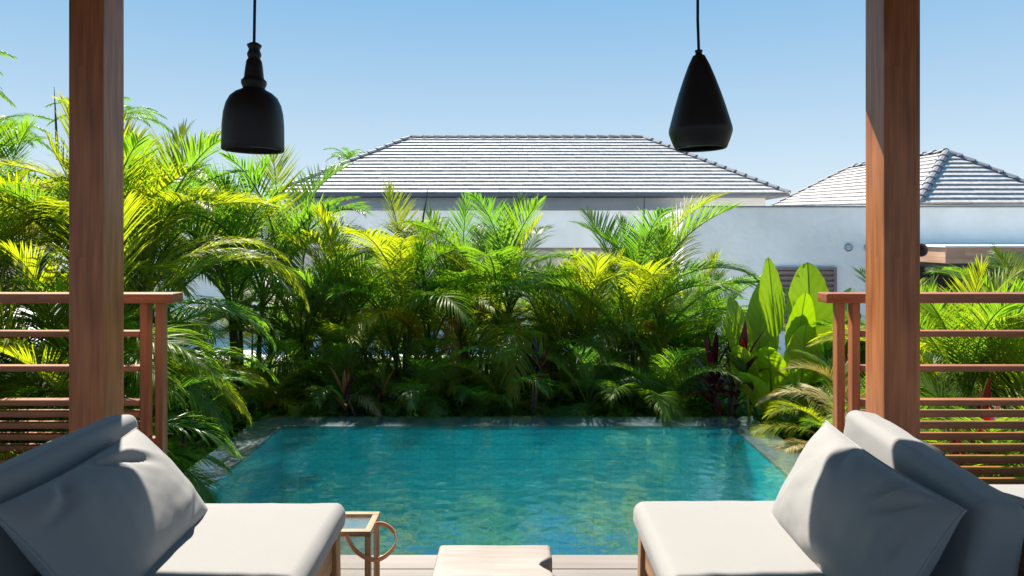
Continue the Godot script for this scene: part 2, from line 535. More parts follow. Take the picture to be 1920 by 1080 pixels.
# ---------------------------------------------------------------- roofs
# one sloping face of tiles, a course at a time: a-b is the eave, d-c the ridge
func tiled_face(parent: Node, a: Vector3, b: Vector3, c: Vector3, d: Vector3, courses: int, tile_w: float, seed_: int) -> void:
	var r := RandomNumberGenerator.new()
	r.seed = seed_
	var up := (b - a).cross(d - a)
	if up.length() < 0.01: up = (b - a).cross(c - a)
	up = up.normalized()
	if up.y < 0: up = -up
	for k in courses:
		var st := SurfaceTool.new()
		st.begin(Mesh.PRIMITIVE_TRIANGLES)
		st.set_smooth_group(-1)
		var t0 := float(k) / courses
		var t1 := minf(1.0, (k + 1.12) / courses)
		var l0 := a.lerp(d, t0)
		var r0 := b.lerp(c, t0)
		var l1 := a.lerp(d, t1)
		var r1 := b.lerp(c, t1)
		var wide := l0.distance_to(r0)
		var n := maxi(2, int(wide / tile_w))
		var shift := 0.5 if k % 2 else 0.0
		for i in n + 1:
			var u0 := clampf((i - shift) / n, 0, 1)
			var u1 := clampf((i + 1 - shift) / n, 0, 1)
			if u1 - u0 < 0.001: continue
			var gap := 0.004 / maxf(wide, 0.1)
			u1 = maxf(u0 + gap, u1 - gap)
			var lift := 0.056 + r.randf_range(-0.003, 0.003)
			var sag := r.randf_range(-0.002, 0.002)
			var e := (l0 - l1).normalized() * r.randf_range(-0.004, 0.004)
			var p0 := l0.lerp(r0, u0) + up * lift + e
			var p1 := l0.lerp(r0, u1) + up * (lift + sag) + e
			var p2 := l1.lerp(r1, u1) + up * 0.016
			var p3 := l1.lerp(r1, u0) + up * 0.016
			var tone := r.randf_range(0.90, 1.04)
			st.set_color(Color(tone, tone * 0.995, tone * 0.99))
			quad(st, p0, p1, p2, p3, up)
			quad(st, p0, p1, p1 - up * 0.042, p0 - up * 0.042, l0 - l1)
			quad(st, p1, p2, p2 - up * 0.012, p1 - up * 0.042, r0 - l0)
			quad(st, p0, p3, p3 - up * 0.012, p0 - up * 0.042, l0 - r0)
		st.generate_normals()
		part(parent, "tile_course", st.commit(), M.roof_tile)
	# the boarding under the tiles
	var us := SurfaceTool.new()
	us.begin(Mesh.PRIMITIVE_TRIANGLES)
	us.set_smooth_group(-1)
	quad(us, a, b, c, d, up)
	us.generate_normals()
	part(parent, "boarding", us.commit(), M.roof_under)

var cap_mesh: ArrayMesh
func cap_row(parent: Node, called: String, from: Vector3, to: Vector3, step := 0.3) -> void:
	if cap_mesh == null:
		var st := SurfaceTool.new()
		st.begin(Mesh.PRIMITIVE_TRIANGLES)
		st.set_smooth_group(-1)
		var sec := [Vector2(-0.13, -0.035), Vector2(-0.075, 0.035), Vector2(0, 0.06), Vector2(0.075, 0.035), Vector2(0.13, -0.035)]
		for i in 4:
			var a: Vector2 = sec[i]
			var b: Vector2 = sec[i + 1]
			quad(st, Vector3(a.x, a.y + 0.055, 0.18), Vector3(b.x, b.y + 0.055, 0.18), Vector3(b.x * 0.86, b.y + 0.0, -0.18), Vector3(a.x * 0.86, a.y + 0.0, -0.18), Vector3((a.x + b.x), 0.3, 0))
			quad(st, Vector3(a.x, a.y + 0.055, 0.18), Vector3(b.x, b.y + 0.055, 0.18), Vector3(b.x, b.y - 0.02, 0.18), Vector3(a.x, a.y - 0.02, 0.18), Vector3(0, 0, 1))
		st.generate_normals()
		cap_mesh = st.commit()
	var d := to - from
	var n := maxi(1, int(d.length() / step))
	var z := -d.normalized()
	var x := Vector3.UP.cross(z).normalized()
	var y := z.cross(x)
	for i in n:
		var o := part(parent, called, cap_mesh, M.hip_tile, from + d * (i + 0.5) / n + y * 0.035)
		o.basis = Basis(x, y, z) * Basis.from_scale(Vector3(0.85, 0.62, 1.0))

# ---------------------------------------------------------------- sofa
func soft(seed_: int, puff: Vector3, half: Vector3, wobble: float) -> Callable:
	var nz := noise(2.2, seed_, 3)
	return func(p: Vector3, n: Vector3) -> Vector3:
		var u := p / half
		var q := p
		q.y += n.y * puff.y * (1 - u.x * u.x) * (1 - u.z * u.z)
		q.x += n.x * puff.x * (1 - u.y * u.y) * (1 - u.z * u.z)
		q.z += n.z * puff.z * (1 - u.y * u.y) * (1 - u.x * u.x)
		return q + n * nz.get_noise_3dv(p * 4.0) * wobble

func cushion(parent: Node, called: String, size: Vector3, at: Vector3, turn: Vector3, m: Material, seed_: int, r := 0.035, puff := 0.008) -> MeshInstance3D:
	return part(parent, called, rbox(size, r, 4, 18, soft(seed_, Vector3.ONE * puff, size / 2, 0.0035)), m, at, turn)

# a scatter pillow: width along x, height along y, plump along z
func pillow_mesh(w: float, h: float, thick: float, seed_: int, creases: Array) -> ArrayMesh:
	var nz := noise(1.6, seed_, 3)
	var st := SurfaceTool.new()
	st.begin(Mesh.PRIMITIVE_TRIANGLES)
	st.set_smooth_group(0)
	var n := 64
	var f := func(i: int, j: int, s: float) -> Vector3:
		var u := sin((float(i) / n - 0.5) * PI)
		var v := sin((float(j) / n - 0.5) * PI)
		var pinch_x := 1.0 - 0.055 * (1 - v * v)
		var pinch_y := 1.0 - 0.075 * (1 - u * u)
		var x := u * w / 2 * (pinch_x if absf(u) > 0.0 else 1.0)
		var y := v * h / 2 * pinch_y
		var bulge := pow(maxf(0.0, (1 - pow(absf(u), 2.6)) * (1 - pow(absf(v), 2.2))), 0.52)
		var z := s * thick / 2 * bulge
		var edge := clampf(bulge * 1.6, 0, 1)
		z += edge * s * nz.get_noise_3d(x * 3.2, y * 3.2, s * 3) * 0.007
		if s > 0:
			for c in creases:
				# [u, v, direction, length, depth, width]
				var dx: float = u - c[0]
				var dy: float = (v - c[1]) * h / w
				var along: float = dx * cos(c[2]) + dy * sin(c[2])
				var off: float = -dx * sin(c[2]) + dy * cos(c[2]) + along * along * 0.4
				var wgt := exp(-pow(along / c[3], 2)) * edge
				z -= wgt * c[4] * (exp(-pow(off / c[5], 2)) - 0.55 * exp(-pow((off - c[5] * 1.7) / (c[5] * 1.3), 2)))
		return Vector3(x, y, z)
	for s in [-1.0, 1.0]:
		for i in n:
			for j in n:
				quad(st, f.call(i, j, s), f.call(i + 1, j, s), f.call(i + 1, j + 1, s), f.call(i, j + 1, s), Vector3(0, 0, s))
	st.generate_normals()
	return st.commit()

# the corded seam round a pillow
func pillow_edge(w: float, h: float) -> ArrayMesh:
	var pts := PackedVector3Array()
	var rad := PackedFloat32Array()
	for side in 4:
		for k in 24:
			var t := -1.0 + 2.0 * k / 24.0
			var x: float = [t, 1.0, -t, -1.0][side]
			var y: float = [-1.0, t, 1.0, -t][side]
			pts.append(Vector3(x * w / 2 * (1.0 - 0.055 * (1 - y * y)), y * h / 2 * (1.0 - 0.075 * (1 - x * x)), 0))
			rad.append(0.0042)
	pts.append(pts[0])
	rad.append(0.0042)
	return tube(pts, rad, 6)

# a sofa that faces +x (side = 1) or -x (side = -1); near and far are depths, front and back distances across
func sofa(side: float, front: float, back: float, near: float, far: float, label: String) -> Node3D:
	var t := thing("outdoor_sofa", Vector3(0, 0, -(near + far) / 2), label, "sofa", "teak sofas facing each other")
	var o := Vector3(0, 0, (near + far) / 2)
	var x0 := minf(front, back)
	var x1 := maxf(front, back)
	var mid := (x0 + x1) / 2
	var inward := signf(front - back)
	# legs, splayed a little, tapering to the floor
	for x in [front - inward * 0.035, back + inward * 0.03]:
		for d in [near + 0.04, far - 0.045]:
			var outx := signf(x - mid)
			var outz := signf(-d + (near + far) / 2)
			var leg := rbox(Vector3(0.05, 0.335, 0.058), 0.004, 1, 1, func(p: Vector3, _n: Vector3) -> Vector3:
				var k := 1.0 - 0.28 * clampf(0.5 - p.y / 0.335, 0, 1)
				return Vector3(p.x * k + outx * 0.012 * (0.5 - p.y / 0.335), p.y, p.z * k + outz * 0.01 * (0.5 - p.y / 0.335)))
			part(t, "leg", leg, M.teak, o + Vector3(x, 0.1675, -d))
	# aprons between the legs
	block(t, "apron", o + Vector3(front - inward * 0.050, 0.215, -far + 0.076), o + Vector3(front - inward * 0.022, 0.330, -near - 0.072), M.teak_along)
	block(t, "apron", o + Vector3(x0 + 0.064, 0.215, -far + 0.032), o + Vector3(x1 - 0.064, 0.330, -far + 0.060), M.teak_along)
	block(t, "apron", o + Vector3(x0 + 0.064, 0.215, -near - 0.060), o + Vector3(x1 - 0.064, 0.330, -near - 0.032), M.teak_along)
	# the back board
	block(t, "back_board", o + Vector3(back - inward * 0.034, 0.10, -far + 0.02), o + Vector3(back - inward * 0.002, 0.66, -near), M.teak_along, 0.008)
	# slatted base
	for k in 7:
		var d := lerpf(near + 0.11, far - 0.11, k / 6.0)
		block(t, "slat", o + Vector3(x0 + 0.052, 0.300, -d - 0.03), o + Vector3(x1 - 0.052, 0.326, -d + 0.03), M.teak_along)
	cushion(t, "seat_cushion", Vector3(x1 - x0 - 0.005, 0.098, far - near), o + Vector3(mid + inward * 0.012, 0.384, -(near + far) / 2), Vector3.ZERO, M.fabric, 5 + int(side), 0.036, 0.009)
	return t

func railing(x_end: float, x_out: float, label: String) -> void:
	var dir := signf(x_out - x_end)
	var t := thing("railing", Vector3(x_end, 0, -3.15), label, "railing")
	var far := (x_out - x_end)
	# cap, then the two uprights at the end and one at the far end
	block(t, "cap_rail", Vector3(-dir * 0.06, 1.080, -0.05), Vector3(far, 1.124, 0.05), M.rail_wood, 0.005)
	for k in 2:
		var x := dir * (k * 0.070 + 0.018)
		block(t, "upright", Vector3(x - 0.018, 0.0, -0.024), Vector3(x + 0.018, 1.0795, 0.024), M.rail_wood_upright)
	block(t, "upright", Vector3(far - dir * 0.05, 0.0, -0.028), Vector3(far, 1.0795, 0.028), M.rail_wood_upright)
	block(t, "spacer", Vector3(dir * 0.0365, 0.36, -0.020), Vector3(dir * 0.0695, 0.46, 0.020), M.rail_wood)
	block(t, "spacer", Vector3(dir * 0.0365, 0.0, -0.020), Vector3(dir * 0.0695, 0.10, 0.020), M.rail_wood)
	var ys := [0.937, 0.777]
	for k in 12:
		ys.append(0.621 - k * 0.0527)
	var m := rbox(Vector3(absf(far) - 0.107 - 0.052, 0.027, 0.046), 0.003)
	for y in ys:
		part(t, "rail", m, M.rail_wood, Vector3(dir * 0.107 + (far - dir * 0.159) / 2, y, 0))

func _ready() -> void:
	rng.seed = 7
	# ------------------------------------------------ camera
	var cam := Camera3D.new()
	cam.projection = Camera3D.PROJECTION_FRUSTUM
	cam.near = 0.05
	cam.far = 900
	cam.size = cam.near * 1080.0 / 1280.0
	cam.frustum_offset = Vector2(0, -cam.near * 95.0 / 1280.0)
	add_child(cam)
	cam.position = Vector3(0, 1.38, 0)
	cam.current = true
	# ------------------------------------------------ sky, sun, exposure
	var env := Environment.new()
	env.background_mode = Environment.BG_SKY
	var sm := ProceduralSkyMaterial.new()
	sm.sky_top_color = lin(0.004, 0.145, 0.32)
	sm.sky_horizon_color = lin(0.36, 0.412, 0.435)
	sm.sky_curve = 0.21
	sm.ground_bottom_color = lin(0.12, 0.13, 0.12)
	sm.ground_horizon_color = lin(0.30, 0.33, 0.35)
	sm.sun_angle_max = 1.0
	var sky := Sky.new()
	sky.sky_material = sm
	env.sky = sky
	env.tonemap_mode = Environment.TONE_MAPPER_LINEAR
	env.tonemap_exposure = 2.3
	env.sdfgi_enabled = true
	env.ssao_enabled = true
	env.ssil_enabled = true
	var we := WorldEnvironment.new()
	we.environment = env
	add_child(we)
	var sun := DirectionalLight3D.new()
	sun.name = "sun"
	sun.light_energy = 1.6
	sun.light_color = Color(1.0, 0.965, 0.91)
	sun.light_angular_distance = 0.5
	sun.shadow_enabled = true
	add_child(sun)
	sun.basis = Basis.looking_at(Vector3(0.37, -1.0, 0.665).normalized())

	make_materials()
	make_fronds()
	build_ground()
	build_pool()
	build_pavilion()
	build_houses()
	build_railings()
	build_furniture()
	build_plants()

# ---------------------------------------------------------------- the setting
func build_ground() -> void:
	var st := SurfaceTool.new()
	st.begin(Mesh.PRIMITIVE_TRIANGLES)
	st.set_smooth_group(-1)
	# one sheet with a hole for the pool; it falls away behind the planting
	var xs := [-400.0, -30.0, -2.03, 1.93, 30.0, 400.0]
	var ds := [[-400.0, -0.30], [2.90, -0.30], [5.50, -0.22], [8.7, -0.22], [8.9, -1.2], [500.0, -1.2]]
	for i in xs.size() - 1:
		for j in ds.size() - 1:
			if i == 2 and j == 1: continue
			quad(st, Vector3(xs[i], ds[j][1], -ds[j][0]), Vector3(xs[i + 1], ds[j][1], -ds[j][0]), Vector3(xs[i + 1], ds[j + 1][1], -ds[j + 1][0]), Vector3(xs[i], ds[j + 1][1], -ds[j + 1][0]), Vector3.UP)
	st.generate_normals()
	var g := part(self, numbered("ground"), st.commit(), M.soil)
	tag(g, "dark garden soil under the planting", "ground", "", "structure")
	var pv := part(self, numbered("bounce_terrace"), rbox(Vector3(60, 0.1, 14.9), 0.01), M.bounce_paving, Vector3(0, -1.14, -16.4))  # added pale sheet: bounces sun onto the shaded villa walls
	tag(pv, "added pale ground sheet that bounces sunlight onto the villa walls", "terrace", "", "structure")
	# deck of boards across the view
	var deck := thing("deck", Vector3(0, 0, -1.0), "pale sunlit timber deck of wide boards at the pool", "deck", "", "structure")
	var board := rbox(Vector3(8.6, 0.028, 0.125), 0.004)
	var ms := [M.deck_wood, M.deck_wood_warm, M.deck_wood_grey]
	for k in 44:
		part(deck, "plank", board, ms[(k * 5 + k / 3) % 3], Vector3(0, -0.014, -2.9075 + k * 0.13 + 1.0), Vector3(0, 0, 0))
	# the deck runs a little further beside the pool, under the railings
	for sx in [-1.0, 1.0]:
		var inner := -1.42 if sx < 0 else 1.36
		for k in 2:
			part(deck, "plank", rbox(Vector3(4.3 - absf(inner), 0.028, 0.125), 0.004), ms[(k + 1) % 3], Vector3((inner + sx * 4.3) / 2, -0.014, -2.9075 - (k + 1) * 0.13 + 1.0))
		block(deck, "deck_base", Vector3(inner + sx * 0.02, -0.29, -2.23), Vector3(sx * 4.28, -0.034, -1.925), M.concrete)
	block(deck, "deck_base", Vector3(-4.3, -0.29, -1.92), Vector3(4.3, -0.034, 3.9), M.concrete)

func build_pool() -> void:
	var t := thing("swimming_pool", Vector3(0, -0.06, -4.2), "teal tiled plunge pool with dark stone edge before the palms", "pool", "", "structure")
	var x0 := -1.76
	var x1 := 1.68
	var n := 2.95 - 4.2
	var f := 5.22 - 4.2
	# walls and floor with thickness
	block(t, "pool_floor", Vector3(x0 - 0.24, -1.25, -f - 0.24), Vector3(x1 + 0.24, -1.05, -n + 0.2), M.pool_tile, 0.002)
	block(t, "pool_wall", Vector3(x0 - 0.235, -1.0495, -f - 0.2), Vector3(x0, -0.021, -n), M.pool_tile, 0.002)
	block(t, "pool_wall", Vector3(x1, -1.0495, -f - 0.2), Vector3(x1 + 0.235, -0.021, -n), M.pool_tile, 0.002)
	block(t, "pool_wall", Vector3(x0 + 0.002, -1.0495, -f - 0.235), Vector3(x1 - 0.002, -0.021, -f), M.pool_tile, 0.002)
	block(t, "pool_wall", Vector3(x0 - 0.23, -1.0495, -n + 0.002), Vector3(x1 + 0.23, -0.10, -n + 0.2), M.pool_tile, 0.002)
	# stone tiles on the far wall, no two quite alike
	var tiles := [M.pool_tile, M.pool_tile, M.pool_tile_pale, M.pool_tile, M.pool_tile_deep]
	var tm := rbox(Vector3((x1 - x0) / 26.0 - 0.0018, 1.02 / 9.0 - 0.0018, 0.012), 0.0015)
	var tr := RandomNumberGenerator.new()
	tr.seed = 12
	for ix in 26:
		for iy in 9:
			part(t, "tile", tm, tiles[tr.randi() % 5], Vector3(x0 + (x1 - x0) * (ix + 0.5) / 26.0, -0.028 - 1.02 * (iy + 0.5) / 9.0, -f + 0.004))
	# coping stones, wet, a finger under the water film
	var k := 0
	for side in 2:
		var a := n
		while a < f - 0.02:
			var b := minf(a + 0.45, f)
			var lo := x0 - 0.245 if side == 0 else x1 - 0.004
			block(t, "coping_stone", Vector3(lo, -0.02, -b + 0.0015), Vector3(lo + 0.249, 0.0, -a - 0.0015), M.coping_stone, 0.003)
			a = b
			k += 1
	var x := x0 - 0.245
	while x < x1 + 0.24:
		var b := minf(x + 0.46, x1 + 0.245)
		block(t, "coping_stone", Vector3(x + 0.0015, -0.02, -f - 0.245), Vector3(b - 0.0015, 0.0, -f - 0.0015 + 0.005), M.coping_stone, 0.003)
		x = b
		k += 1
	# the water, with added sheets under its surface for stronger mirroring
	var wt := thing("water", t.position, "clear rippled turquoise pool water mirroring palms and sky", "water", "", "structure")
	for layer in 3:
		var y := 0.010 - layer * 0.003
		var st := SurfaceTool.new()
		st.begin(Mesh.PRIMITIVE_TRIANGLES)
		st.set_smooth_group(-1)
		quad(st, Vector3(x0 - 0.243, y, -n + 0.05), Vector3(x1 + 0.243, y, -n + 0.05), Vector3(x1 + 0.243, y, -f - 0.243), Vector3(x0 - 0.243, y, -f - 0.243), Vector3.UP)
		st.generate_normals()
		part(wt, "water_sheet", st.commit(), M["water%d" % layer])

func build_pavilion() -> void:
	var t := thing("pavilion", Vector3(0, 0, -2.8), "dark red hardwood pavilion with two square posts framing the pool", "pavilion")
	var o := Vector3(0, 0, 2.8)
	# posts 0.14 square; depth 2.75 to 2.89
	for x in [[-1.787, -1.647], [1.500, 1.646]]:
		var p := block(t, "post", o + Vector3(x[0], 0.0, -2.90), o + Vector3(x[1], 2.60, -2.75), M.post_wood, 0.005)
		p.set_meta("label", "square hardwood post beside the sofa")
	# roof that shades the terrace, eave at depth 3.3
	block(t, "roof", o + Vector3(-4.6, 2.66, -3.34), o + Vector3(4.6, 2.80, 1.3), M.ceiling_wood, 0.004)
	block(t, "beam", o + Vector3(-4.5, 2.602, -2.90), o + Vector3(4.5, 2.658, -2.75), M.rail_wood, 0.004)
	block(t, "eave_board", o + Vector3(-4.6, 2.62, -3.365), o + Vector3(4.6, 2.82, -3.3415), M.rail_wood, 0.004)

	# pendant lamps
	var a := thing("pendant_lamp", Vector3(-1.005, 1.715, -2.65), "matt black bell-shaped pendant lamp with turned neck on a cord", "pendant lamp", "black pendant lamps")
	var bell := [Vector2(0.103, 0.004), Vector2(0.112, 0.0), Vector2(0.116, 0.006), Vector2(0.1155, 0.03), Vector2(0.114, 0.10), Vector2(0.110, 0.145), Vector2(0.102, 0.180), Vector2(0.088, 0.208), Vector2(0.068, 0.226), Vector2(0.048, 0.236), Vector2(0.040, 0.243), Vector2(0.044, 0.252), Vector2(0.0475, 0.262), Vector2(0.047, 0.272), Vector2(0.038, 0.281), Vector2(0.0365, 0.287), Vector2(0.033, 0.32), Vector2(0.029, 0.348), Vector2(0.022, 0.360), Vector2(0.0255, 0.368), Vector2(0.0265, 0.377), Vector2(0.021, 0.390), Vector2(0.021, 0.396), Vector2(0.0275, 0.408), Vector2(0.027, 0.412), Vector2(0.014, 0.420), Vector2(0.0, 0.421)]
	var inside := [Vector2(0.103, 0.004), Vector2(0.108, 0.03), Vector2(0.106, 0.10), Vector2(0.098, 0.165), Vector2(0.07, 0.212), Vector2(0.03, 0.225), Vector2(0.0, 0.226)]
	part(a, "shade", lathe(bell), M.lamp_black, Vector3.ZERO, Vector3(0.0, 0, -0.012))
	part(a, "shade_lining", lathe(inside), M.lamp_inside, Vector3.ZERO, Vector3(0.0, 0, -0.012))
	part(a, "cord", tube([Vector3(0.004, 0.42, 0), Vector3(0.006, 0.55, 0), Vector3(0.010, 0.75, 0), Vector3(0.010, 0.947, 0)], [0.0055, 0.0055, 0.0055, 0.0055], 10), M.cord_black)
	var b := thing("pendant_lamp", Vector3(0.733, 1.722, -2.65), "matt black teardrop pendant lamp with tapered cone and cut rim", "pendant lamp", "black pendant lamps")
	var drop := [Vector2(0.086, 0.003), Vector2(0.094, 0.0), Vector2(0.098, 0.004), Vector2(0.109, 0.030), Vector2(0.119, 0.060), Vector2(0.1205, 0.070), Vector2(0.119, 0.082), Vector2(0.110, 0.115), Vector2(0.096, 0.165), Vector2(0.079, 0.220), Vector2(0.060, 0.275), Vector2(0.041, 0.325), Vector2(0.023, 0.362), Vector2(0.015, 0.366), Vector2(0.0125, 0.370), Vector2(0.0125, 0.376), Vector2(0.0145, 0.378), Vector2(0.0145, 0.384), Vector2(0.0, 0.385)]
	var inner := [Vector2(0.086, 0.003), Vector2(0.104, 0.04), Vector2(0.111, 0.068), Vector2(0.10, 0.115), Vector2(0.07, 0.21), Vector2(0.03, 0.32), Vector2(0.0, 0.34)]
	part(b, "shade", lathe(drop), M.lamp_black, Vector3.ZERO, Vector3(0, 0, 0.022))
	part(b, "shade_lining", lathe(inner), M.lamp_inside, Vector3.ZERO, Vector3(0, 0, 0.022))
	part(b, "cord", tube([Vector3(-0.008, 0.383, 0), Vector3(-0.012, 0.5, 0), Vector3(-0.012, 0.7, 0), Vector3(-0.012, 0.94, 0)], [0.0055, 0.0055, 0.0055, 0.0055], 10), M.cord_black)

func build_houses() -> void:
	# the villa with the long hipped roof
	var h := thing("villa", Vector3(0.46, -1.2, -20), "white villa with a long grey tiled hipped roof behind the palms", "house", "neighbouring villas")
	var o := -h.position
	block(h, "wall", o + Vector3(-5.9, -1.2, -23.9), o + Vector3(6.85, 2.452, -18.45), M.plaster, 0.01)
	var roof := Node3D.new()
	roof.name = "roof"
	h.add_child(roof)
	var el := o + Vector3(-6.36, 2.53, -18.0)
	var er := o + Vector3(7.28, 2.53, -18.0)
	var bl := o + Vector3(-6.36, 2.53, -24.4)
	var br := o + Vector3(7.28, 2.53, -24.4)
	var rl := o + Vector3(-3.15, 4.47, -21.2)
	var rr := o + Vector3(4.07, 4.47, -21.2)
	tiled_face(roof, el, er, rr, rl, 17, 0.27, 1)
	tiled_face(roof, er, br, rr, rr, 17, 0.27, 2)
	tiled_face(roof, bl, el, rl, rl, 17, 0.27, 3)
	tiled_face(roof, br, bl, rl, rr, 17, 0.6, 4)
	cap_row(roof, "hip_tile", el, rl, 0.31)
	cap_row(roof, "hip_tile", er, rr, 0.31)
	cap_row(roof, "ridge_tile", rl, rr, 0.36)
	block(h, "gutter", o + Vector3(-6.40, 2.455, -24.3), o + Vector3(7.32, 2.535, -17.97), M.fascia_grey, 0.01)
	# terrace with a white parapet band, timber under it
	block(h, "parapet", o + Vector3(-6.5, 1.13, -18.4), o + Vector3(4.6, 2.035, -16.5), M.plaster, 0.01)
	block(h, "parapet_cap", o + Vector3(-6.52, 2.0365, -18.42), o + Vector3(4.6, 2.062, -16.46), M.fascia_grey, 0.005)
	block(h, "soffit", o + Vector3(-6.4, 1.06, -18.3), o + Vector3(4.5, 1.128, -16.6), M.louvre_brown, 0.01)
	for k in 8:
		var x := -6.3 + k * 1.52
		block(h, "terrace_post", o + Vector3(x, -1.2, -16.85), o + Vector3(x + 0.14, 1.058, -16.7), M.plaster, 0.006)
	# the wing with the plain wall, vents and louvre
	var w := thing("villa", Vector3(8, -1.2, -14), "pale villa wing with round vents, brown louvre and pyramid tiled roof", "house", "neighbouring villas")
	o = -w.position
	block(w, "wall", o + Vector3(3.26, -1.2, -15.0), o + Vector3(13.5, 1.955, -13.0), M.plaster, 0.01)
	block(w, "wall_cap", o + Vector3(3.24, 1.9565, -15.0), o + Vector3(13.52, 1.978, -12.97), M.fascia_grey, 0.004)
	for x in [6.40, 6.775]:
		var v := part(w, "round_vent", lathe([Vector2(0, 0.015), Vector2(0.062, 0.015), Vector2(0.066, 0.03), Vector2(0.076, 0.03), Vector2(0.078, 0.0)], 28), M.vent_grey, o + Vector3(x, 1.187, -13.0), Vector3(PI / 2, 0, 0))
		for k in 4:
			var half := 0.056 if absf(k - 1.5) < 1 else 0.04
			part(v, "blade", rbox(Vector3(half * 2, 0.012, 0.014), 0.002), M.plaster, Vector3(0, 0.022, -0.036 + k * 0.024))
	var lv := block(w, "louvre_panel", o + Vector3(5.02, -0.35, -12.995), o + Vector3(6.12, 0.76, -12.975), M.louvre_brown, 0.003)
	for s in [-1.0, 1.0]:
		part(lv, "frame", rbox(Vector3(0.06, 1.19, 0.06), 0.004), M.louvre_brown, Vector3(s * 0.56, 0, 0.02))
		part(lv, "frame", rbox(Vector3(1.18, 0.05, 0.062), 0.004), M.louvre_brown, Vector3(0, s * 0.578, 0.02))
	for k in 11:
		part(lv, "slat", rbox(Vector3(1.05, 0.095, 0.012), 0.003), M.louvre_brown, Vector3(0, 0.495 - k * 0.1, 0.03), Vector3(0.62, 0, 0))
	var roof2 := Node3D.new()
	roof2.name = "roof"
	w.add_child(roof2)
	var a1 := o + Vector3(10.82, 3.50, -17.0)
	var a2 := o + Vector3(10.5, 3.53, -21.2)
	var n_l := o + Vector3(9.05, 2.12, -15.25)
	var n_r := o + Vector3(12.6, 2.12, -15.25)
	var f_l := o + Vector3(8.75, 2.42, -22.9)
	var f_r := o + Vector3(12.6, 2.12, -22.9)
	tiled_face(roof2, n_l, n_r, a1, a1, 12, 0.27, 11)
	tiled_face(roof2, f_l, n_l, a1, a2, 12, 0.27, 12)
	tiled_face(roof2, n_r, f_r, a2, a1, 12, 0.27, 13)
	cap_row(roof2, "hip_tile", n_l, a1, 0.31)
	cap_row(roof2, "hip_tile", n_r, a1, 0.31)
	cap_row(roof2, "hip_tile", f_l, a2, 0.31)
	cap_row(roof2, "ridge_tile", a1, a2, 0.36)
	block(w, "rear_wall", o + Vector3(9.3, -1.2, -22.6), o + Vector3(12.35, 2.115, -15.5), M.plaster, 0.01)
	# flat timber canopy with dark glazing under it
	block(w, "canopy", o + Vector3(7.05, 0.955, -12.95), o + Vector3(13.4, 1.215, -11.1), M.canopy_timber, 0.008)
	block(w, "canopy_lit_top", o + Vector3(7.02, 1.217, -12.96), o + Vector3(13.42, 1.245, -11.06), M.plaster, 0.004)  # white strip stands for the sunlit top of the timber canopy
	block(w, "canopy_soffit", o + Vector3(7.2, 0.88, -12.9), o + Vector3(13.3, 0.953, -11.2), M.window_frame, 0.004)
	for k in 4:
		var x := 7.2 + k * 1.5
		var f := block(w, "window", o + Vector3(x, -1.1, -12.985), o + Vector3(x + 1.42, 0.86, -12.94), M.window_frame, 0.004)
		part(f, "pane", rbox(Vector3(1.3, 1.84, 0.006), 0.001), M.window_glass, Vector3(0, 0, 0.026))
	block(w, "canopy_post", o + Vector3(8.55, -1.2, -11.4), o + Vector3(8.68, 0.878, -11.27), M.window_frame, 0.004)
	part(w, "rolled_blind", tube([o + Vector3(6.72, 1.17, -12.2), o + Vector3(6.72, 1.17, -11.2)], [0.11, 0.11], 14), M.louvre_brown)

	# the roof that peeps out behind the tall palms
	var c := thing("villa", Vector3(-9.5, -1.2, -19), "small villa with a grey tiled hipped roof half hidden by palms", "house", "neighbouring villas")
	o = -c.position
	block(c, "wall", o + Vector3(-11.8, -1.2, -21.5), o + Vector3(-7.2, 2.0, -17.6), M.plaster, 0.01)
	var roof3 := Node3D.new()
	roof3.name = "roof"
	c.add_child(roof3)
	var p1 := o + Vector3(-12.2, 2.05, -17.1)
	var p2 := o + Vector3(-6.75, 2.05, -17.1)
	var p3 := o + Vector3(-6.75, 2.05, -22.0)
	var p4 := o + Vector3(-12.2, 2.05, -22.0)
	var q1 := o + Vector3(-9.9, 3.35, -19.5)
	var q2 := o + Vector3(-9.1, 3.35, -19.5)
	tiled_face(roof3, p1, p2, q2, q1, 13, 0.27, 21)
	tiled_face(roof3, p2, p3, q2, q2, 13, 0.27, 22)
	tiled_face(roof3, p4, p1, q1, q1, 13, 0.27, 23)
	cap_row(roof3, "hip_tile", p2, q2, 0.31)
	cap_row(roof3, "hip_tile", p1, q1, 0.31)
	cap_row(roof3, "ridge_tile", q1, q2, 0.36)
	block(c, "gutter", o + Vector3(-12.22, 1.98, -21.9), o + Vector3(-6.73, 2.055, -17.08), M.fascia_grey, 0.01)

func build_railings() -> void:
	railing(-1.600, -4.3, "reddish wood slatted railing with palm fronds drooping over it")
	railing(1.490, 4.3, "reddish wood slatted railing beside the sunlit white daybed")

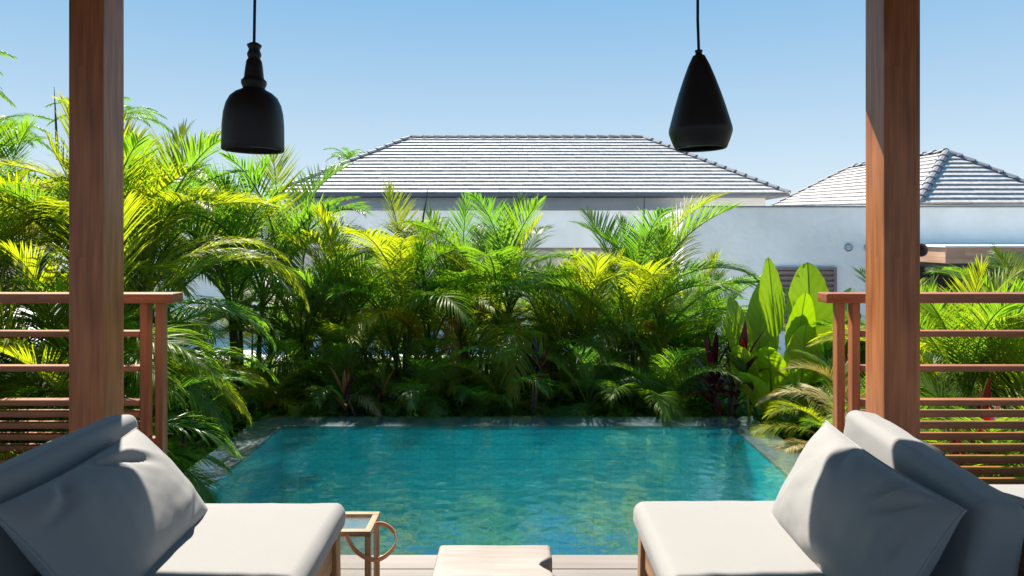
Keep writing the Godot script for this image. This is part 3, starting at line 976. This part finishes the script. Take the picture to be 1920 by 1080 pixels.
func build_furniture() -> void:
	var left := sofa(1.0, -0.605, -1.50, 1.05, 2.46, "teak sofa with pale cushions beside the wooden lantern")
	var right := sofa(-1.0, 0.445, 1.36, 1.05, 2.48, "teak sofa with pale cushions in front of the white daybed")
	# back cushions and pillows lie loose on the sofas
	var bc := [[left, -1.0, -1.40, 2.06, "pale grey back cushion leaning on the board of the lantern-side sofa"], [right, 1.0, 1.225, 2.07, "pale grey back cushion leaning on the board of the daybed-side sofa"]]
	for b in bc:
		var t := thing("back_cushion", Vector3(b[2], 0.435, -b[3]), b[4], "cushion", "loose back cushions on the sofas")
		if b[1] > 0: t.rotation = Vector3(0.035, -0.075, 0)
		cushion(t, "cover", Vector3(0.125, 0.31, 0.81), Vector3(-b[1] * 0.012, 0.155, 0), Vector3(0, 0, -b[1] * 0.13), M.fabric_grey, 31 + int(b[1]), 0.032, 0.006)
	var cr := [[0.25, 0.62, -0.5, 0.22, 0.030, 0.055], [0.05, 0.72, -0.9, 0.16, 0.022, 0.05], [-0.55, 0.75, 0.6, 0.2, 0.016, 0.05], [-0.8, 0.5, 0.2, 0.2, 0.012, 0.05], [0.55, -0.75, 0.5, 0.25, 0.012, 0.06]]
	var cr2 := [[0.72, 0.70, 0.9, 0.18, 0.026, 0.055], [0.55, 0.8, 1.2, 0.14, 0.018, 0.05], [-0.2, 0.82, 2.4, 0.2, 0.014, 0.06], [0.3, -0.78, 0.2, 0.3, 0.012, 0.06], [0.85, 0.2, 1.5, 0.2, 0.014, 0.05]]
	var p := thing("pillow", Vector3(-1.165, 0.560, -2.03), "plump grey pillow with a dented top on the lantern-side sofa", "pillow", "scatter pillows on the sofas")
	var po := part(p, "cover", pillow_mesh(0.72, 0.40, 0.20, 51, cr), M.fabric_grey)
	part(po, "piping", pillow_edge(0.72, 0.40), M.fabric_grey)
	po.basis = Basis(Vector3.UP, PI / 2 + 0.05) * Basis(Vector3.RIGHT, -0.70)
	var p2 := thing("pillow", Vector3(0.985, 0.568, -2.00), "plump grey pillow with a pulled corner on the daybed-side sofa", "pillow", "scatter pillows on the sofas")
	var po2 := part(p2, "cover", pillow_mesh(0.78, 0.39, 0.20, 53, cr2), M.fabric_grey)
	part(po2, "piping", pillow_edge(0.78, 0.39), M.fabric_grey)
	po2.basis = Basis(Vector3.UP, -PI / 2 - 0.04) * Basis(Vector3.RIGHT, -0.52)

	# daybed behind the right sofa
	var d := thing("daybed", Vector3(2.21, 0, -2.2), "low daybed with a sunlit white mattress before the slatted railing", "daybed")
	cushion(d, "mattress", Vector3(1.42, 0.11, 0.94), Vector3(0, 0.370, 0), Vector3.ZERO, M.fabric, 71, 0.035, 0.006)
	block(d, "frame", Vector3(-0.70, 0.20, -0.46), Vector3(0.70, 0.312, 0.46), M.teak_along, 0.005)
	for x in [-0.66, 0.61]:
		for z in [-0.45, 0.39]:
			block(d, "leg", Vector3(x, 0.0, z), Vector3(x + 0.05, 0.199, z + 0.06), M.teak)
	var bo := thing("bolster", Vector3(1.56, 0.432, -2.58), "bolster against the post on the daybed with shade put into its dark colour", "cushion")
	cushion(bo, "cover", Vector3(0.10, 0.17, 0.18), Vector3(0, 0.085, 0), Vector3(0, 0, 0.1), M.fabric_shaded, 72, 0.05, 0.006)

	# log table
	var s := thing("log_table", Vector3(-0.055, 0, -1.99), "pale square log table with a split corner between the sofas", "table")
	var nz := noise(1.3, 77, 3)
	var log := rbox(Vector3(0.364, 0.392, 0.42), 0.012, 3, 22, func(q: Vector3, n: Vector3) -> Vector3:
		var k := q + n * nz.get_noise_3dv(q * 5.0) * 0.0015
		# the split in one corner
		var dd := Vector2(q.x - 0.182, q.z + 0.075).length()
		if q.x > 0.1 and dd < 0.05: k.x -= (0.05 - dd) * 0.9
		k.x *= 1.0 + 0.02 * (q.z / 0.21)
		return k)
	part(s, "log", log, M.stump_top, Vector3(0, 0.196, 0))
	part(s, "split", rbox(Vector3(0.022, 0.30, 0.05), 0.006), M.stump_crack, Vector3(0.150, 0.20, -0.075), Vector3(0, 0.5, 0))

	# lantern
	var l := thing("lantern", Vector3(-0.605, 0, -2.575), "light wood frame lantern with glass sides and leather strap", "lantern")
	var hw := 0.09
	var ht := 0.31
	for x in [-1.0, 1.0]:
		for z in [-1.0, 1.0]:
			block(l, "corner_post", Vector3(x * hw - x * 0.022, 0.0, z * hw - z * 0.022), Vector3(x * hw, ht - 0.0205, z * hw), M.pale_wood, 0.002)
	for y in [0.012, ht - 0.02]:
		for s2 in [-1.0, 1.0]:
			block(l, "frame_bar", Vector3(-hw - 0.001, y, s2 * hw - s2 * 0.024), Vector3(hw + 0.001, y + 0.02, s2 * (hw + 0.001)), M.pale_wood_along, 0.002)
			block(l, "frame_bar", Vector3(s2 * hw - s2 * 0.024, y + 0.0008, -hw + 0.025), Vector3(s2 * (hw + 0.001), y + 0.0192, hw - 0.025), M.pale_wood, 0.002)
	block(l, "base_board", Vector3(-hw + 0.023, 0.014, -hw + 0.025), Vector3(hw - 0.023, 0.026, hw - 0.025), M.pale_wood_along, 0.002)
	part(l, "glass_pane", rbox(Vector3(0.13, 0.003, 0.13), 0.0005), M.lantern_glass, Vector3(0, ht - 0.012, 0))
	for s2 in [-1.0, 1.0]:
		part(l, "glass_pane", rbox(Vector3(0.003, 0.25, 0.13), 0.0005), M.lantern_glass, Vector3(s2 * (hw - 0.012), 0.16, 0))
		part(l, "glass_pane", rbox(Vector3(0.13, 0.25, 0.003), 0.0005), M.lantern_glass, Vector3(0, 0.16, s2 * (hw - 0.012)))
	# strap: a ribbon from the front, round the corner post, back to the side
	var cv := Curve3D.new()
	cv.add_point(Vector3(0.005, 0.298, 0.094), Vector3.ZERO, Vector3(0.02, -0.035, 0.012))
	cv.add_point(Vector3(0.085, 0.222, 0.112), Vector3(-0.045, 0.02, 0.0), Vector3(0.035, -0.012, 0.0))
	cv.add_point(Vector3(0.165, 0.238, 0.085), Vector3(-0.025, -0.02, 0.02), Vector3(0.016, 0.018, -0.012))
	cv.add_point(Vector3(0.168, 0.285, 0.045), Vector3(0.012, -0.02, 0.02), Vector3(-0.014, 0.014, -0.012))
	cv.add_point(Vector3(0.0945, 0.302, 0.015), Vector3(0.03, 0.012, 0.004), Vector3.ZERO)
	var line := cv.tessellate_even_length(6, 0.006)
	var st := SurfaceTool.new()
	st.begin(Mesh.PRIMITIVE_TRIANGLES)
	st.set_smooth_group(0)
	var prev := []
	for k in line.size():
		var c: Vector3 = line[k]
		var go: Vector3 = (line[mini(k + 1, line.size() - 1)] - line[maxi(k - 1, 0)]).normalized()
		var nn := go.cross(Vector3(0.1, 1, 0.15)).normalized()
		var wd := nn.cross(go).normalized() * 0.0085
		var now := [c + wd, c - wd, c + nn * 0.003 + wd, c + nn * 0.003 - wd]
		if k > 0:
			quad(st, prev[0], prev[1], now[1], now[0], -nn)
			quad(st, prev[2], prev[3], now[3], now[2], nn)
			quad(st, prev[0], prev[2], now[2], now[0], wd)
			quad(st, prev[1], prev[3], now[3], now[1], -wd)
		prev = now
	st.generate_normals()
	part(l, "strap", st.commit(), M.leather)

# ---------------------------------------------------------------- plants
func spear(p: Node3D, at: Vector3, h: float, lean: float) -> void:
	part(p, "spear_leaf", tube([at, at + Vector3(lean * 0.5, h * 0.5, 0), at + Vector3(lean, h, 0)], [0.011, 0.009, 0.0015], 6), M.stem)

func coconut(at: Vector3, height: float, lean: Vector2, scale: float, leaves: int, seed_: int, label: String) -> void:
	var r := RandomNumberGenerator.new()
	r.seed = seed_
	var t := thing("coconut_palm", at, label, "palm", "tall palms beyond the garden")
	var pts := PackedVector3Array()
	var rad := PackedFloat32Array()
	for i in 13:
		var s := i / 12.0
		pts.append(Vector3(lean.x * s * s, height * s, lean.y * s * s))
		rad.append((0.11 - 0.04 * s) * (1.08 if i % 2 else 1.0))
	part(t, "trunk", tube(pts, rad, 9), M.trunk)
	for i in leaves:
		put_frond(t, "coco" + str(mini(2, int(3.0 * i / leaves))), ["leaf_deep", "leaf_green", "leaf_blue"][r.randi() % 3], pts[12], i * 2.39996, scale * r.randf_range(0.85, 1.1))

func build_plants() -> void:
	var full := ["spear", "up", "up", "arch", "arch", "droop"]
	var fountain := ["spear", "up", "up", "up", "arch"]
	var low := ["up", "arch", "arch", "droop", "droop"]
	var gold := ["leaf_yellow", "leaf_green", "leaf_yellow", "leaf_yellow", "leaf_green", "leaf_yellow"]
	var mixed := ["leaf_green", "leaf_yellow", "leaf_green", "leaf_green", "leaf_deep", "leaf_yellow", "leaf_blue"]
	var dark := mixed
	var bank := "feather palms along the garden side of the pool"
	var row := "feather palms in the row behind the pool"
	var side := "feather palms outside the slatted railing"
	var back := "feather palms filling the bed behind the row"
	var g := -0.26
	var p: Node3D
	palm("areca_palm", Vector3(-3.75, g, -4.5), 5, Vector2(0.7, 1.25), 8, 0.95, gold, fountain, 201, "golden feather palm rising above the frond-draped railing", bank)
	palm("areca_palm", Vector3(-2.95, g, -5.1), 5, Vector2(0.8, 1.5), 8, 0.95, gold, full, 202, "tall yellow-green feather palm behind the pool-side post", bank)
	p = palm("areca_palm", Vector3(-4.7, g, -5.6), 5, Vector2(1.0, 1.7), 8, 1.0, mixed, full, 203, "tall green feather palm behind the golden one", bank)
	spear(p, Vector3(0.84, 2.3, -0.2), 0.62, -0.03)
	p = palm("areca_palm", Vector3(-2.62, g, -4.15), 4, Vector2(0.3, 0.8), 8, 0.85, mixed, low, 204, "arching feather palm spilling past the railing end", bank)
	put_frond(p, "droop1", "leaf_blue", Vector3(0.1, 0.95, 0.1), PI / 2 + 0.15, 0.85)
	put_frond(p, "droop0", "leaf_green", Vector3(0.1, 0.75, 0.2), PI / 2 - 0.5, 0.85)
	put_frond(p, "arch2", "leaf_yellow", Vector3(0.1, 0.9, -0.1), PI / 2 + 0.6, 0.9)
	put_frond(p, "droop2", "leaf_blue", Vector3(0.1, 0.6, 0.15), PI / 2 - 0.2, 0.8)
	p = palm("areca_palm", Vector3(-2.38, g, -3.5), 4, Vector2(0.1, 0.4), 7, 0.60, dark, low, 205, "low dark feather palm tucked beside the coping and deck", bank, 0.18)
	put_frond(p, "droop0", "leaf_blue", Vector3(0.22, 0.45, 0.05), PI / 2 - 0.15, 0.62)
	put_frond(p, "arch1", "leaf_deep", Vector3(0.22, 0.4, -0.15), PI / 2 + 0.3, 0.62)
	p = palm("areca_palm", Vector3(-3.3, g, -3.62), 4, Vector2(0.3, 0.7), 8, 0.75, dark, low, 206, "dark feather palm pressed against the back of the slats", bank, 0.18)
	put_frond(p, "arch0", "leaf_blue", Vector3(-0.1, 1.15, 0.2), 0.5, 0.75)
	put_frond(p, "droop1", "leaf_blue", Vector3(0.0, 1.25, 0.25), -0.2, 0.72)
	palm("areca_palm", Vector3(-2.70, g, -6.90), 5, Vector2(0.75, 1.25), 7, 1.08, ["leaf_deep", "leaf_green", "leaf_blue", "leaf_green", "leaf_yellow"], full, 207, "deep green feather palm at the pool corner", row)
	palm("areca_palm", Vector3(-1.76, g, -6.75), 4, Vector2(0.3, 0.8), 7, 0.92, dark, full, 208, "dark feather palm next to the pool corner palm", row)
	p = palm("areca_palm", Vector3(-1.04, g, -6.75), 4, Vector2(0.4, 0.9), 7, 0.95, mixed, full, 209, "feather palm with one orange dead frond by the coping", row)
	put_frond(p, "droop2", "leaf_dead", Vector3(0.25, 0.55, 0.2), 0.5, 0.55)
	spear(p, Vector3(0.16, 1.74, 0.1), 0.36, 0.06)
	palm("areca_palm", Vector3(-0.33, g, -6.95), 4, Vector2(0.5, 0.95), 9, 0.92, mixed, full, 210, "bushy green feather palm before the white parapet", row)
	palm("areca_palm", Vector3(0.55, g, -6.85), 4, Vector2(0.3, 0.75), 9, 0.86, gold, full, 211, "yellow-tipped feather palm in the middle of the row", row)
	p = palm("areca_palm", Vector3(1.16, g, -6.75), 4, Vector2(0.35, 0.85), 7, 0.95, mixed, full, 212, "feather palm with tall bright fans beside the red cordyline", row)
	put_frond(p, "up1", "leaf_yellow", Vector3(0.1, 1.0, 0.1), PI / 2 + 0.2, 0.98, 0.1)
	put_frond(p, "up0", "leaf_green", Vector3(0.1, 0.95, 0.1), PI / 2 - 0.3, 0.95, 0.25)
	spear(p, Vector3(0.12, 1.6, 0.1), 0.46, 0.01)
	palm("areca_palm", Vector3(1.78, g, -7.15), 3, Vector2(0.25, 0.55), 8, 0.78, dark, low, 213, "small dark feather palm between cordyline and banana plant", row)
	palm("areca_palm", Vector3(-3.6, g, -6.6), 5, Vector2(1.0, 1.6), 8, 0.95, mixed, full, 214, "tall feather palm closing the gap to the small villa", bank)
	palm("areca_palm", Vector3(3.1, g, -4.5), 4, Vector2(0.2, 0.6), 9, 0.72, gold, fountain, 215, "bright yellow feather palm above the railing cap", side)
	palm("areca_palm", Vector3(2.72, g, -3.95), 3, Vector2(0.1, 0.35), 8, 0.62, mixed, low, 216, "small green feather palm behind the post and rails", side)
	p = palm("areca_palm", Vector3(3.65, g, -4.2), 4, Vector2(0.2, 0.6), 9, 0.72, mixed, full, 217, "feather palm with an orange withered frond outside the rails", side)
	put_frond(p, "arch1", "leaf_dead", Vector3(-0.35, 0.45, 0.3), 0.9, 0.6)
	put_frond(p, "droop1", "leaf_dead", Vector3(-0.3, 0.75, 0.3), -0.6, 0.5)
	spear(p, Vector3(0.3, 1.1, -0.1), 0.5, 0.06)
	p = palm("areca_palm", Vector3(2.42, g, -4.8), 3, Vector2(0.05, 0.2), 8, 0.55, ["leaf_green", "leaf_straw", "leaf_yellow"], low, 218, "low feather palm with straw-coloured fronds under the banana leaves", side)
	put_frond(p, "arch0", "leaf_straw", Vector3(-0.05, 0.35, 0.1), -1.2, 0.5)
	put_frond(p, "droop0", "leaf_straw", Vector3(-0.05, 0.3, 0.1), -0.7, 0.5)
	palm("areca_palm", Vector3(4.3, g, -5.2), 4, Vector2(0.3, 0.7), 9, 0.8, mixed, full, 219, "feather palm before the timber canopy", side)
	palm("areca_palm", Vector3(3.3, g, -5.6), 4, Vector2(0.2, 0.5), 8, 0.75, mixed, full, 220, "feather palm between banana plant and timber canopy", side)
	var xs := [-2.2, -1.3, -0.4, 0.55, 1.4, 2.2]
	for k in xs.size():
		palm("areca_palm", Vector3(xs[k], g, -7.75 - 0.25 * (k % 2)), 4, Vector2(0.15, 0.45), 6, 0.78, mixed if k % 2 else dark, full, 230 + k, ["feather palm peering out behind the deep green corner palm", "feather palm half hidden behind the palm with the dead frond", "feather palm half hidden behind the bushy green one", "feather palm half hidden behind the yellow-tipped one", "feather palm half hidden behind the tall bright fans", "feather palm half hidden behind the red cordyline and banana plant"][k], back)

	# young palms at the water's edge
	var young := [[-2.1, -6.05, "young feather palm at the dark corner of the coping"], [-1.5, -6.0, "young feather palm beneath the dark palms by the coping"], [-0.75, -6.05, "young feather palm below the orange dead frond"], [-0.2, -5.95, "young feather palm between the two maroon cordylines"], [0.65, -6.05, "young feather palm below the yellow-tipped palm"], [1.2, -6.0, "young feather palm next to the dark red cordyline"]]
	for k in young.size():
		palm("areca_palm", Vector3(young[k][0], g, young[k][1]), 2, Vector2(0.05, 0.2), 7, 0.50 + 0.05 * (k % 3), ["leaf_yellow", "leaf_green", "leaf_blue", "leaf_green"], low, 250 + k, young[k][2], "young palms along the far coping", 0.14, 8, 0.012)
	# broad-leaved plant
	var b := thing("banana_plant", Vector3(2.36, g, -5.7), "banana plant with broad glowing upright leaves before the louvre", "banana plant")
	# length, width, stalk, first and last lean, turn, material, offset
	var L := [
		[0.62, 0.27, 0.70, 8.0, 24.0, 2.5, "leaf_banana", -0.34], [0.68, 0.24, 0.80, 2.0, 12.0, -2.9, "leaf_banana", -0.16],
		[0.74, 0.38, 0.70, 2.0, 12.0, 3.0, "leaf_banana", 0.10], [0.62, 0.28, 0.66, 10.0, 38.0, 2.3, "leaf_banana_deep", 0.30],
		[0.58, 0.28, 0.46, 6.0, 30.0, 0.5, "leaf_banana_deep", 0.22], [0.60, 0.30, 0.40, 6.0, 32.0, -0.2, "leaf_banana", 0.0],
		[0.56, 0.28, 0.30, 10.0, 50.0, -0.5, "leaf_banana", -0.18], [0.56, 0.30, 0.34, 10.0, 45.0, 0.7, "leaf_banana_deep", 0.26],
		[0.50, 0.26, 0.22, 16.0, 70.0, -0.9, "leaf_banana", -0.26], [0.48, 0.26, 0.16, 16.0, 70.0, 0.2, "leaf_banana_deep", 0.05],
		[0.56, 0.27, 0.60, 8.0, 24.0, -2.6, "leaf_banana_deep", 0.34], [0.60, 0.26, 0.62, 4.0, 18.0, 0.2, "leaf_banana", -0.06],
		[0.55, 0.26, 0.55, 6.0, 26.0, 2.8, "leaf_banana", -0.26], [0.50, 0.24, 0.30, 12.0, 50.0, -1.3, "leaf_banana_deep", -0.3],
		[0.60, 0.30, 0.60, 6.0, 22.0, 3.3, "leaf_banana", 0.38], [0.58, 0.28, 0.50, 8.0, 30.0, 2.9, "leaf_banana", 0.46],
		[0.55, 0.27, 0.36, 8.0, 40.0, 0.4, "leaf_banana", 0.36], [0.60, 0.28, 0.56, 6.0, 24.0, -2.7, "leaf_banana", -0.40],
		[0.52, 0.26, 0.32, 10.0, 44.0, -0.7, "leaf_banana", -0.36], [0.52, 0.26, 0.26, 12.0, 52.0, 0.1, "leaf_banana", 0.14],
		[0.50, 0.26, 0.45, 6.0, 30.0, 0.0, "leaf_banana_deep", 0.40], [0.46, 0.24, 0.10, 18.0, 75.0, 0.6, "leaf_banana", 0.25]]
	for k in L.size():
		var q: Array = L[k]
		var o := part(b, "leaf", paddle(q[0], q[1], q[2], q[3], q[4], 300 + k, 0.2 if k % 3 == 0 else 0.06), M[q[6]], Vector3(q[7], 0, 0.05 * (k % 3)))
		o.rotation.y = q[5]

	strap_plant("cordyline", Vector3(1.78, g, -5.72), 5, 0.62, 16, 0.34, 0.066, ["leaf_maroon", "leaf_red", "leaf_maroon"], 401, "dark red cordyline at the pool corner beside the banana plant", "cordyline", "red strap-leaved plants")
	strap_plant("cordyline", Vector3(-1.25, g, -5.75), 2, 0.62, 12, 0.28, 0.05, ["leaf_maroon", "leaf_deep", "leaf_dead"], 402, "maroon cordyline under the dark palms of the row", "cordyline", "red strap-leaved plants")
	strap_plant("cordyline", Vector3(0.15, g, -5.78), 2, 0.55, 12, 0.28, 0.05, ["leaf_maroon", "leaf_red", "leaf_deep"], 403, "small maroon cordyline in the middle of the row", "cordyline", "red strap-leaved plants")
	strap_plant("cordyline", Vector3(2.42, g, -3.75), 3, 0.72, 18, 0.24, 0.042, ["leaf_orange", "leaf_red", "leaf_maroon", "leaf_green"], 404, "orange-red cordyline behind the slats next to the post", "cordyline", "red strap-leaved plants")
	strap_plant("cordyline", Vector3(-2.25, g, -4.6), 2, 0.5, 12, 0.30, 0.05, ["leaf_maroon", "leaf_deep"], 405, "maroon cordyline beside the shaded coping", "cordyline", "red strap-leaved plants")

	# tall palms beyond
	coconut(Vector3(-12.9, -1.2, -14.0), 5.7, Vector2(0.2, 0.2), 0.9, 16, 501, "tall dark coconut palm whose fronds reach in beside the post")
	coconut(Vector3(-8.7, -1.2, -11.0), 4.1, Vector2(0.1, 0.1), 0.5, 15, 502, "dark coconut palm crowning the golden feather palm")
	coconut(Vector3(-6.1, -1.2, -10.2), 4.25, Vector2(0.15, 0.1), 0.33, 15, 503, "slim coconut palm behind the pool-side post")
	coconut(Vector3(-6.6, -1.2, -27.0), 5.6, Vector2(0.2, 0.1), 0.42, 14, 504, "far coconut palm peeping over the long roof")

	# low ground cover under everything
	var mm := MultiMesh.new()
	mm.transform_format = MultiMesh.TRANSFORM_3D
	var tuft := Leafy.new()
	var r := RandomNumberGenerator.new()
	r.seed = 66
	for k in 9:
		var a := k * 2.4
		var dd := Vector3(cos(a) * 0.8, 0.5 + 0.5 * r.randf(), sin(a) * 0.8).normalized()
		tuft.blade(Vector3(cos(a) * 0.02, 0, sin(a) * 0.02), dd, dd.cross(Vector3.UP), 0.16 * r.randf_range(0.7, 1.2), 0.045, 1.0, 0.2, Color(1, 1, 1) * r.randf_range(0.7, 1.2), Color(1.1, 1, 0.9), 3, 0.45)
	mm.mesh = tuft.mesh()
	var spots := []
	while spots.size() < 3400:
		var x := r.randf_range(-4.5, 4.8)
		var d := r.randf_range(3.3, 8.5)
		if x > -2.06 and x < 1.97 and d < 5.53: continue
		spots.append(Vector3(x, -0.29 if d < 5.4 else -0.24, -d))
	mm.instance_count = spots.size()
	for k in spots.size():
		mm.set_instance_transform(k, Transform3D(Basis(Vector3.UP, r.randf() * TAU) * Basis.from_scale(Vector3.ONE * r.randf_range(0.7, 1.7)), spots[k]))
	var gc := MultiMeshInstance3D.new()
	gc.name = numbered("ground_cover")
	gc.multimesh = mm
	gc.material_override = M.leaf_green
	add_child(gc)
	tag(gc, "low green leafy ground cover under the palms", "ground cover", "", "stuff")
